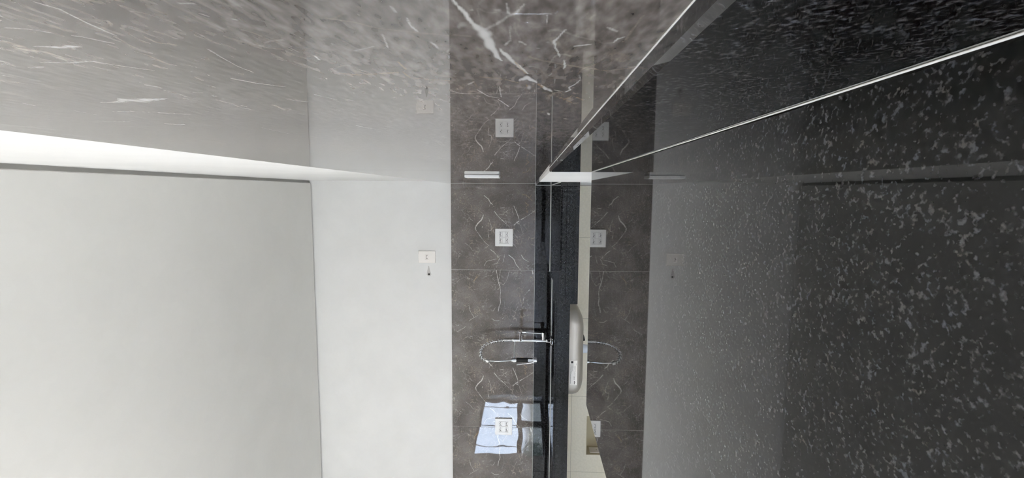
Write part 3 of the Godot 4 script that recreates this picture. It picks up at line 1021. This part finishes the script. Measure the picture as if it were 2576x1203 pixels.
# ------------------------------------------------------------------ counters
func build_counters():
	var p := thing("granite_peninsula", Vector3(-0.24, TOP_Y, 0.0), "polished black granite peninsula counter in front, mirroring the back wall", "counter")
	var o := -p.position
	var z1 := 1.5
	st_obj("slab", [[Vector3(-0.541, TOP_Y - 0.03, -1.128), Vector3(0.0506, TOP_Y, z1), 0.0018]], mats.granite, p, o)
	st_obj("apron", [[Vector3(-0.541, TOP_Y - 0.088, -1.128), Vector3(0.0506, TOP_Y - 0.03, -1.108), 0.0015], [Vector3(-0.541, TOP_Y - 0.088, -1.108), Vector3(-0.521, TOP_Y - 0.03, z1), 0.0015]], mats.granite, p, o)
	obj("upstand", upstand_mesh(z1, -1.122), mats.granite, p).position = o
	st_obj("sealant_bead", [[Vector3(0.0499, TOP_Y - 0.0004, -1.127), Vector3(0.0510, TOP_Y + 0.0010, z1), 0.0004]], mats.silicone, p, o)
	st_obj("joint_bead", [[Vector3(0.0598, UP_Y - 0.0004, -1.125), Vector3(0.0606, UP_Y + 0.0004, z1), 0.0002]], mats.silicone, p, o)
	for z in [-0.8, 0.2, 1.2]:
		st_obj("bracket", [[Vector3(-0.42, TOP_Y - 0.036, z - 0.02), Vector3(0.0508, TOP_Y - 0.03, z + 0.02), 0.0], [Vector3(0.0448, TOP_Y - 0.35, z - 0.02), Vector3(0.0508, TOP_Y - 0.036, z + 0.02), 0.0]], mats.steel, p, o)

	var c := thing("granite_counter", Vector3(-1.5, TOP_Y, -2.8), "black granite counter along the back wall, with a deeper end by the right wall", "counter")
	o = -c.position
	var wz := -3.0914
	var fz := -2.16
	var sz := -2.55
	var sx := -0.5317
	var xl := -4.6
	var sy := 0.880
	# deeper end
	st_obj("slab", [[Vector3(sx, TOP_Y - 0.03, wz), Vector3(0.0506, TOP_Y, fz), 0.0015]], mats.granite, c, o)
	st_obj("apron", [[Vector3(sx, TOP_Y - 0.089, fz - 0.02), Vector3(0.0506, TOP_Y - 0.03, fz), 0.0012], [Vector3(sx, TOP_Y - 0.089, sz), Vector3(sx + 0.02, TOP_Y - 0.03, fz - 0.02), 0.0012]], mats.granite, c, o)
	# sink run: a sunken top with a raised front lip and a cut-out for the bowl
	var hx0 := -1.185
	var hx1 := -0.672
	var hz0 := -2.90
	var hz1 := -2.60
	st_obj("sink_slab", [[Vector3(hx1, sy - 0.03, wz), Vector3(sx, sy, sz + 0.001), 0.0], [Vector3(xl, sy - 0.03, wz), Vector3(hx0, sy, sz + 0.001), 0.0], [Vector3(hx0, sy - 0.03, wz), Vector3(hx1, sy, hz0), 0.0], [Vector3(hx0, sy - 0.03, hz1), Vector3(hx1, sy, sz + 0.001), 0.0]], mats.granite, c, o)
	st_obj("front_lip", [[Vector3(xl, sy, sz - 0.025), Vector3(sx, 0.8915, sz), 0.002]], mats.granite, c, o)
	st_obj("sink_apron", [[Vector3(xl, 0.8050, sz - 0.02), Vector3(sx, sy - 0.0005, sz), 0.0012]], mats.granite, c, o)
	# upstands
	var jx := -1.976
	st_obj("upstand", [[Vector3(sx + 0.001, TOP_Y, MARBLE_Z), Vector3(0.0605, UP_Y, MARBLE_Z + 0.0105), 0.001]], mats.granite, c, o)
	st_obj("upstand", [[Vector3(jx + 0.0008, sy, MARBLE_Z), Vector3(sx - 0.001, UP_Y, MARBLE_Z + 0.0105), 0.001]], mats.granite, c, o)
	st_obj("upstand", [[Vector3(xl, sy, MARBLE_Z), Vector3(jx - 0.0008, UP_Y, MARBLE_Z + 0.0105), 0.001]], mats.granite, c, o)
	obj("upstand", upstand_mesh(fz + 0.004, MARBLE_Z + 0.0105), mats.granite, c).position = o
	st_obj("sealant_bead", [[Vector3(sx, TOP_Y, MARBLE_Z + 0.0095), Vector3(0.0495, TOP_Y + 0.003, MARBLE_Z + 0.0135), 0.001], [Vector3(sx - 0.002, sy, MARBLE_Z + 0.0095), Vector3(sx + 0.001, TOP_Y + 0.002, MARBLE_Z + 0.0135), 0.001], [Vector3(xl, sy, MARBLE_Z + 0.0095), Vector3(sx, sy + 0.003, MARBLE_Z + 0.0135), 0.001]], mats.silicone, c, o)
	st_obj("sealant_bead", [[Vector3(0.0485, TOP_Y, MARBLE_Z + 0.011), Vector3(0.0512, TOP_Y + 0.0025, fz), 0.0008]], mats.silicone, c, o)
	st_obj("sealant_bead", [[Vector3(0.0490, TOP_Y, MARBLE_Z + 0.0105), Vector3(0.0512, UP_Y, MARBLE_Z + 0.0125), 0.0006]], mats.silicone, c, o)
	st_obj("joint_bead", [[Vector3(xl, UP_Y - 0.001, MARBLE_Z - 0.001), Vector3(0.0605, UP_Y + 0.0015, MARBLE_Z + 0.0012), 0.0004]], mats.silicone, c, o)
	st_obj("joint_bead", [[Vector3(0.0595, 1.0, MARBLE_Z - 0.001), Vector3(0.0612, 1.5700, MARBLE_Z + 0.0014), 0.0004]], mats.silicone, c, o)
	for x in [-0.25, -0.6, -1.4, -2.4, -3.4]:
		st_obj("bracket", [[Vector3(x - 0.02, 0.8430, wz + 0.002), Vector3(x + 0.02, 0.8500, -2.70), 0.0], [Vector3(x - 0.02, 0.78, wz + 0.002), Vector3(x + 0.02, 0.8430, wz + 0.008), 0.0]], mats.black, c, o)

func st_obj(called: String, boxes: Array, m: Material, parent: Node, off: Vector3):
	var st := mb()
	for b in boxes:
		bbox(st, b[0] + off, b[1] + off, b[2])
	return obj(called, st.commit(), m, parent)

# granite strip standing on the counter against the right wall: flat top, sawn chamfer on its front edge
func upstand_mesh(z1: float, z0: float) -> ArrayMesh:
	var prof := [Vector2(0.0605, TOP_Y), Vector2(0.0508, TOP_Y), Vector2(0.0508, UP_Y - 0.0028), Vector2(0.0530, UP_Y), Vector2(0.0605, UP_Y)]
	var st := mb()
	var cen := Vector2(0.056, 0.95)
	for k in 5:
		var a: Vector2 = prof[k]
		var b: Vector2 = prof[(k + 1) % 5]
		var o := (a + b) * 0.5 - cen
		var e := b - a
		var nn := Vector2(e.y, -e.x)
		if nn.dot(o) < 0:
			nn = -nn
		quad(st, Vector3(a.x, a.y, z0), Vector3(b.x, b.y, z0), Vector3(b.x, b.y, z1), Vector3(a.x, a.y, z1), Vector3(nn.x, nn.y, 0))
	for z in [z0, z1]:
		for k in range(1, 4):
			tri(st, Vector3(prof[0].x, prof[0].y, z), Vector3(prof[k].x, prof[k].y, z), Vector3(prof[k + 1].x, prof[k + 1].y, z), Vector3(0, 0, z - (z0 + z1) * 0.5))
	return st.commit()

# ------------------------------------------------------------------ sink
func rrect(cx: float, cz: float, hx: float, hz: float, r: float, y: float) -> Array:
	var ring := []
	for q in 4:
		var sx: float = [1, -1, -1, 1][q]
		var sz: float = [1, 1, -1, -1][q]
		for i in 9:
			var a := PI * 0.5 * (q + i / 8.0)
			ring.append(Vector3(cx + sx * (hx - r) + r * cos(a), y, cz + sz * (hz - r) + r * sin(a)))
	return ring

func build_sink():
	var cx := -0.9415
	var cz := -2.755
	var s := thing("kitchen_sink", Vector3(cx, 0.70, cz), "brushed steel sink bowl hanging under the back counter, paper sticker on its side", "sink")
	var rings := []
	var hx := 0.2620
	var hz := 0.1650
	var r := 0.075
	var top := 0.8500 - 0.70
	var bot := 0.7145 - 0.70
	# outside going down, rounded at the foot, then the inside going up
	rings.append(rrect(0, 0, hx + 0.012, hz + 0.008, r, top))
	rings.append(rrect(0, 0, hx + 0.012, hz + 0.008, r, top - 0.0015))
	rings.append(rrect(0, 0, hx, hz, r, top - 0.004))
	rings.append(rrect(0, 0, hx - 0.002, hz - 0.002, r, bot + 0.06))
	for i in 7:
		var a := PI * 0.5 * (i + 1) / 7.0
		var d := 0.05 * (1.0 - cos(a))
		rings.append(rrect(0, 0, hx - 0.004 - d * 1.6, hz - 0.003 - d, maxf(0.02, r - d * 0.5), bot + 0.05 - 0.05 * sin(a)))
	rings.append(rrect(0, 0, 0.045, 0.045, 0.0445, bot + 0.001))
	rings.append(rrect(0, 0, 0.045, 0.045, 0.0445, bot + 0.004))
	for i in 7:
		var a := PI * 0.5 * (7 - i) / 7.0
		var d := 0.048 * (1.0 - cos(a))
		rings.append(rrect(0, 0, hx - 0.008 - d * 1.6, hz - 0.007 - d, maxf(0.02, r - d * 0.5), bot + 0.053 - 0.048 * sin(a)))
	rings.append(rrect(0, 0, hx - 0.005, hz - 0.005, r, top - 0.002))
	rings.append(rrect(0, 0, hx + 0.012, hz + 0.008, r, top))
	obj("bowl", loft_mesh(rings, false), mats.steel, s)
	# sticker on the front face
	var st := mb()
	var zf := hz + 0.0004
	var a := Vector3(-0.972 - cx, 0.7955 - 0.70, zf)
	var b := Vector3(-1.121 - cx, 0.7525 - 0.70, zf - 0.0008)
	var vs := [[Vector3(a.x, a.y, zf), Vector2(0, 1)], [Vector3(b.x, a.y, zf), Vector2(1, 1)], [Vector3(b.x, b.y, zf - 0.0012), Vector2(1, 0)], [Vector3(a.x, b.y, zf - 0.0012), Vector2(0, 0)]]
	for k in [0, 2, 1, 0, 3, 2]:
		st.set_normal(Vector3(0, 0, 1))
		st.set_uv(vs[k][1])
		st.add_vertex(vs[k][0])
	var k0 := Vector3(0, 0, -0.0003)
	quad(st, vs[0][0] + k0, vs[1][0] + k0, vs[2][0] + k0, vs[3][0] + k0, Vector3(0, 0, -1))
	var sk := obj("sticker", st.commit(), mats.sticker, s)
	sk.set_meta("label", "white paper sticker with small print and a bar code")
	obj("drain_cup", turned(Vector3(-0.015, bot + 0.004, 0), Vector3(-0.015, bot - 0.075, 0), [[0, 0.001], [0, 0.046], [0.06, 0.046], [0.06, 0.027], [0.6, 0.025], [0.75, 0.02], [1, 0.02], [1, 0.001]], 24), mats.pipe, s)
	obj("drain_hose", tube(curve([Vector3(0, bot - 0.06, 0), Vector3(0, bot - 0.14, 0), Vector3(0.03, bot - 0.22, -0.06), Vector3(0.05, bot - 0.2, -0.2), Vector3(0.05, bot - 0.2, -0.335)], 24), 0.02, 12), mats.pipe, s)
	obj("overflow_tube", tube(curve([Vector3(0.035, bot - 0.02, 0.0), Vector3(0.07, bot - 0.01, -0.02), Vector3(0.1, bot + 0.03, -0.1), Vector3(0.1, bot + 0.08, -0.172)], 16), 0.006, 10), mats.rubber, s)
	obj("basket_strainer", turned(Vector3(0, bot + 0.004, 0), Vector3(0, bot + 0.012, 0), [[0, 0.044], [0.5, 0.044], [1, 0.036], [0.6, 0.03], [0.6, 0.001]], 24), mats.chrome, s)

# ------------------------------------------------------------------ tap
func build_tap():
	var bx := -0.979
	var bz := -2.965
	var base := 0.880
	var t := thing("kitchen_faucet", Vector3(bx, base, bz), "tall chrome spring-neck kitchen faucet with a pull-down spray and a second spout", "faucet")
	var o := -t.position
	var up := func(y): return Vector3(bx, y, bz) + o
	obj("base_flange", turned(up.call(base), up.call(base + 0.012), [[0, 0.001], [0, 0.034], [0.6, 0.034], [1, 0.030], [1, 0.001]], 32), mats.chrome, t)
	obj("body", turned(up.call(base + 0.01), up.call(1.145), [[0, 0.0145], [0.10, 0.0145], [0.12, 0.0125], [0.36, 0.0125], [0.36, 0.0150], [0.385, 0.0150], [0.385, 0.0110], [0.72, 0.0110], [0.72, 0.0135], [0.84, 0.0135], [0.84, 0.0125], [0.9, 0.0125], [0.9, 0.0145], [0.97, 0.0145], [1, 0.012], [1, 0.001]], 24), mats.chrome, t)
	# spring neck
	var path := curve([Vector3(-0.979, 1.140, -2.965), Vector3(-0.9795, 1.175, -2.9645), Vector3(-0.9802, 1.1972, -2.9639), Vector3(-0.9824, 1.2156, -2.9616), Vector3(-0.9871, 1.2604, -2.9568), Vector3(-0.9999, 1.3044, -2.9439), Vector3(-1.0163, 1.3320, -2.9271), Vector3(-1.0364, 1.3457, -2.9067), Vector3(-1.0541, 1.3465, -2.8887), Vector3(-1.0696, 1.3371, -2.8729), Vector3(-1.0791, 1.3207, -2.8633), Vector3(-1.0838, 1.3046, -2.8585)], 240)
	for i in path.size():
		path[i] += o
	var hose := path.duplicate()
	for q in [Vector3(-1.0838, 1.2868, -2.8590), Vector3(-1.0850, 1.2401, -2.8575), Vector3(-1.0830, 1.1888, -2.8593), Vector3(-1.0800, 1.1400, -2.8625)]:
		hose.append(q + o)
	var thin := []
	for i in range(0, 240, 6):
		thin.append(hose[i])
	for i in range(240, hose.size()):
		thin.append(hose[i])
	obj("hose", tube(curve(thin, 160), 0.0052, 12), mats.chrome, t)
	# coil
	var helix := []
	var ang := 0.0
	var lens := [0.0]
	for i in range(1, path.size()):
		lens.append(lens[i - 1] + path[i].distance_to(path[i - 1]))
	var total: float = lens[lens.size() - 1]
	var s := 0.0
	var k := 0
	while s < total - 0.001:
		while k < lens.size() - 2 and lens[k + 1] < s:
			k += 1
		var f: float = (s - lens[k]) / maxf(1e-6, lens[k + 1] - lens[k])
		var p: Vector3 = path[k].lerp(path[k + 1], f)
		var d: Vector3 = (path[mini(k + 2, path.size() - 1)] - path[maxi(k - 1, 0)]).normalized()
		var side := Vector3(0.098, 0, -0.1).normalized().cross(Vector3.UP)
		side = (side - d * side.dot(d)).normalized()
		var nn := d.cross(side)
		helix.append(p + (side * cos(ang) + nn * sin(ang)) * 0.0112)
		var pitch := 0.0052 if s < 0.058 else 0.0195
		ang += TAU / 14.0
		s += pitch / 14.0
	obj("spring", tube(helix, 0.0027, 7), mats.chrome, t)
	obj("spring_end", turned(path[path.size() - 8], path[path.size() - 8] + (path[path.size() - 1] - path[path.size() - 8]).normalized() * 0.022, [[0, 0.006], [0, 0.0135], [0.8, 0.0135], [1, 0.010], [1, 0.001]], 20), mats.chrome, t)
	# spray head on its holder
	var h0 := Vector3(-1.0785, 1.146, -2.8639) + o
	var h1 := Vector3(-1.0763, 0.981, -2.8661) + o
	var head := obj("spray_head", turned(h0, h1, [[0, 0.008], [0.0, 0.0125], [0.09, 0.0125], [0.09, 0.0145], [0.185, 0.0145], [0.185, 0.013], [0.65, 0.013], [0.65, 0.0155], [0.83, 0.0140], [0.86, 0.0165], [0.985, 0.0172], [1.0, 0.0155], [1.0, 0.001]], 24), mats.chrome, t)
	obj("grip", turned(h0.lerp(h1, 0.19), h0.lerp(h1, 0.645), [[0, 0.0128], [0.0, 0.0140], [0.03, 0.0146], [0.97, 0.0146], [1, 0.0140], [1, 0.0128]], 24), mats.rubber, head)
	obj("trigger", tube([Vector3(-1.0893, 1.003, -2.8545) + o, Vector3(-1.0925, 1.030, -2.8500) + o, Vector3(-1.1015, 1.108, -2.8420) + o, Vector3(-1.1029, 1.1136, -2.8400) + o], [0.004, 0.0028, 0.0022, 0.0026], 8), mats.chrome, head)
	obj("holder_arm", tube([Vector3(-0.985, 1.1278, -2.959) + o, Vector3(-1.0706, 1.1275, -2.8719) + o], 0.0052, 12), mats.chrome, t)
	obj("holder_ring", turned(Vector3(-1.0785, 1.120, -2.8639) + o, Vector3(-1.0784, 1.136, -2.8640) + o, [[0, 0.0145], [0, 0.0165], [1, 0.0165], [1, 0.0145]], 20), mats.chrome, t)
	# second spout, reaching out over the bowl
	var e := Vector3(-0.8729, 1.0872, -2.817)
	var sp := obj("second_spout", tube([Vector3(bx, 1.0885, bz) + o, Vector3(-0.93, 1.0878, -2.8965) + o, e + o], 0.0098, 16), mats.chrome, t)
	obj("spout_end", turned(e + o + Vector3(-0.012, 0, -0.0165), e + o + Vector3(0.004, 0, 0.0055), [[0, 0.0098], [0.0, 0.0128], [0.9, 0.0128], [1, 0.0115], [1, 0.001]], 20), mats.chrome, sp)
	obj("spout_nozzle", turned(e + o + Vector3(-0.006, -0.008, -0.008), e + o + Vector3(-0.006, -0.034, -0.008), [[0, 0.0085], [0.7, 0.0085], [0.7, 0.0072], [1, 0.0072], [1, 0.001]], 16), mats.chrome, sp)
	# mixer valve with its lever
	var v := obj("mixer_valve", turned(Vector3(bx + 0.006, 0.938, bz) + o, Vector3(-0.922, 0.938, bz) + o, [[0, 0.0125], [0.45, 0.0125], [0.45, 0.0150], [0.95, 0.0150], [1, 0.0125], [1, 0.001]], 20), mats.chrome, t)
	obj("lever", tube([Vector3(-0.9285, 0.945, bz + 0.004) + o, Vector3(-0.9270, 0.985, bz + 0.006) + o, Vector3(-0.9240, 1.052, bz + 0.008) + o], [0.0052, 0.0040, 0.0034], 10), mats.chrome, v)

# ------------------------------------------------------------------ outlets
# flat rectangle with a six-sided well in it; local x right, y up, z out of the wall
func socket_meshes(cx: float, cy: float, w: float, h: float, z: float) -> Array:
	var st := mb()
	var hx := []
	for p in [Vector2(-0.0165, 0), Vector2(-0.0115, 0.0078), Vector2(0.0115, 0.0078), Vector2(0.0165, 0), Vector2(0.0115, -0.0078), Vector2(-0.0115, -0.0078)]:
		hx.append(p + Vector2(cx, cy))
	var rc := [Vector2(cx - w * 0.5, cy), Vector2(cx - w * 0.5, cy + h * 0.5), Vector2(cx + w * 0.5, cy + h * 0.5), Vector2(cx + w * 0.5, cy), Vector2(cx + w * 0.5, cy - h * 0.5), Vector2(cx - w * 0.5, cy - h * 0.5)]
	var dep := 0.0045
	var f := Vector3(0, 0, 1)
	for i in 6:
		var j := (i + 1) % 6
		var a := Vector3(hx[i].x, hx[i].y, z)
		var b := Vector3(hx[j].x, hx[j].y, z)
		var c := Vector3(rc[j].x, rc[j].y, z)
		var d := Vector3(rc[i].x, rc[i].y, z)
		quad(st, a, b, c, d, f)
		quad(st, a, b, b - f * dep, a - f * dep, Vector3(cx, cy, z) - (a + b) * 0.5)
		tri(st, Vector3(cx, cy, z - dep), a - f * dep, b - f * dep, f)
		quad(st, d, c, c - f * 0.004, d - f * 0.004, (c + d) * 0.5 - Vector3(cx, cy, z))
	var hs := mb()
	for q in [Vector2(-0.0095, 0), Vector2(0, 0.003), Vector2(0.0095, 0)]:
		var p0 := Vector3(cx + q.x, cy + q.y, z - dep + 0.0004)
		for i in 10:
			var a0 := TAU * i / 10.0
			var a1 := TAU * (i + 1) / 10.0
			tri(hs, p0, p0 + Vector3(cos(a0), sin(a0), 0) * 0.003, p0 + Vector3(cos(a1), sin(a1), 0) * 0.003, f)
	return [st.commit(), hs.commit()]

func add_socket(parent: Node, cx: float, cy: float, w: float, h: float, z: float, m: Material):
	var ms := socket_meshes(cx, cy, w, h, z)
	var s := obj("socket", ms[0], m, parent)
	obj("pin_holes", ms[1], mats.hole, s)

# cover frame with a rectangular opening
func cover_mesh(w: float, h: float, t: float, holes: Array) -> ArrayMesh:
	var st := mb()
	var hw := w * 0.5
	var hh := h * 0.5
	var hole: Rect2 = holes[0]
	for r in holes:
		hole = hole.merge(r)
	bbox(st, Vector3(-hw, -hh, 0), Vector3(hole.position.x, hh, t), 0.0016)
	bbox(st, Vector3(hole.end.x, -hh, 0), Vector3(hw, hh, t), 0.0016)
	bbox(st, Vector3(hole.position.x - 0.002, -hh, 0.0002), Vector3(hole.end.x + 0.002, hole.position.y, t), 0.0)
	bbox(st, Vector3(hole.position.x - 0.002, hole.end.y, 0.0002), Vector3(hole.end.x + 0.002, hh, t), 0.0)
	if holes.size() > 1:
		var a: Rect2 = holes[0]
		var b: Rect2 = holes[1]
		bbox(st, Vector3(a.end.x, hole.position.y - 0.001, 0.0002), Vector3(b.position.x, hole.end.y + 0.001, t - 0.0004), 0.0)
	return st.commit()

func build_outlets():
	for d in [[-0.3037, 1.2092, "square white outlet plate with four sockets, between the corner and the faucet"], [-1.6508, 1.2064, "square white outlet plate with four sockets, set in the mirrored window"]]:
		var o := thing("outlet_plate", Vector3(d[0], d[1], MARBLE_Z), d[2], "outlet", "four-socket plates on the marble")
		var holes := [Rect2(-0.0345, -0.0345, 0.0325, 0.069), Rect2(0.0020, -0.0345, 0.0325, 0.069)]
		# two columns of socket, blank, socket
		holes = [Rect2(-0.0395, -0.0335, 0.0375, 0.067), Rect2(0.0020, -0.0335, 0.0375, 0.067)]
		obj("cover_frame", cover_mesh(0.120, 0.120, 0.010, holes), mats.plastic, o)
		for cx in [-0.02075, 0.02075]:
			add_socket(o, cx, 0.0223, 0.0362, 0.0216, 0.0088, mats.plastic)
			add_socket(o, cx, -0.0223, 0.0362, 0.0216, 0.0088, mats.plastic)
			obj("blank_cover", box(Vector3(cx - 0.0181, -0.0108, 0.003), Vector3(cx + 0.0181, 0.0108, 0.0086), 0.0006), mats.plastic, o)
	var s := thing("outlet_plate", Vector3(-0.4445, 1.7415, PLASTER_Z), "small white outlet plate with one socket on the plain wall above the marble", "outlet")
	obj("cover_frame", cover_mesh(0.0835, 0.118, 0.009, [Rect2(-0.0185, -0.0115, 0.037, 0.023)]), mats.warm_plastic, s)
	add_socket(s, 0, 0, 0.0362, 0.0222, 0.0082, mats.warm_plastic)
	var r := thing("outlet_plate", Vector3(MARBLE_X, 1.2065, -1.5935), "white plate on the right marble wall, seen edge on", "outlet")
	r.rotation.y = -PI * 0.5
	obj("cover_frame", cover_mesh(0.076, 0.118, 0.0108, [Rect2(-0.0185, -0.0115, 0.037, 0.023)]), mats.plastic, r)
	add_socket(r, 0, 0, 0.0362, 0.0222, 0.0098, mats.plastic)

	# drill hole in the plaster with chipped rim and a dragged patch of grey filler up to the plate
	var h := thing("drill_hole", Vector3(-0.5655, 1.7295, PLASTER_Z), "chipped drill hole in the white wall with a grey filler smear beside it", "hole")
	var rng := RandomNumberGenerator.new()
	rng.seed = 3
	var st := mb()
	var rim := []
	for i in 14:
		var a := TAU * i / 14.0
		rim.append(Vector3(cos(a), sin(a), 0) * rng.randf_range(0.0085, 0.0125))
	for i in 14:
		var a: Vector3 = rim[i]
		var b: Vector3 = rim[(i + 1) % 14]
		quad(st, a * 1.3 + Vector3(0, 0, 0.0002), b * 1.3 + Vector3(0, 0, 0.0002), b + Vector3(0, 0, 0.0022), a + Vector3(0, 0, 0.0022), Vector3(0, 0, 1))
		quad(st, a * 0.6 + Vector3(0, 0, 0.0006), b * 0.6 + Vector3(0, 0, 0.0006), b + Vector3(0, 0, 0.0022), a + Vector3(0, 0, 0.0022), Vector3(0, 0, 1))
	obj("chipped_rim", st.commit(), mats.putty, h)
	st = mb()
	for i in 14:
		tri(st, Vector3(0, 0, 0.0007), rim[i] * 0.62 + Vector3(0, 0, 0.0007), rim[(i + 1) % 14] * 0.62 + Vector3(0, 0, 0.0007), Vector3(0, 0, 1))
	obj("bore", st.commit(), mats.hole, h)
	st = mb()
	var left := [Vector3(-0.004, 0.016, 0), Vector3(0.020, 0.0125, 0), Vector3(0.042, 0.007, 0), Vector3(0.058, 0.004, 0)]
	var right := [Vector3(-0.004, -0.016, 0), Vector3(0.020, -0.0095, 0), Vector3(0.042, -0.004, 0), Vector3(0.058, -0.001, 0)]
	for i in 3:
		var z := Vector3(0, 0, 0.0004)
		quad(st, left[i] + z, left[i + 1] + z, right[i + 1] + z, right[i] + z, Vector3(0, 0, 1))
	obj("filler_smear", st.commit(), mats.putty, h)

	var n := thing("cover_plate", Vector3(-1.846, 0.540, -3.142), "cream blank cover plate inside the open recess under the counter", "plate")
	obj("plate", box(Vector3(0, -0.05, -0.034), Vector3(0.006, 0.05, 0.034), 0.0015), mats.warm_plastic, n)
	obj("screw", turned(Vector3(0.005, 0.0, 0.0), Vector3(0.0075, 0.0, 0.0), [[0, 0.004], [1, 0.0035], [1, 0.001]], 10), mats.steel, n)
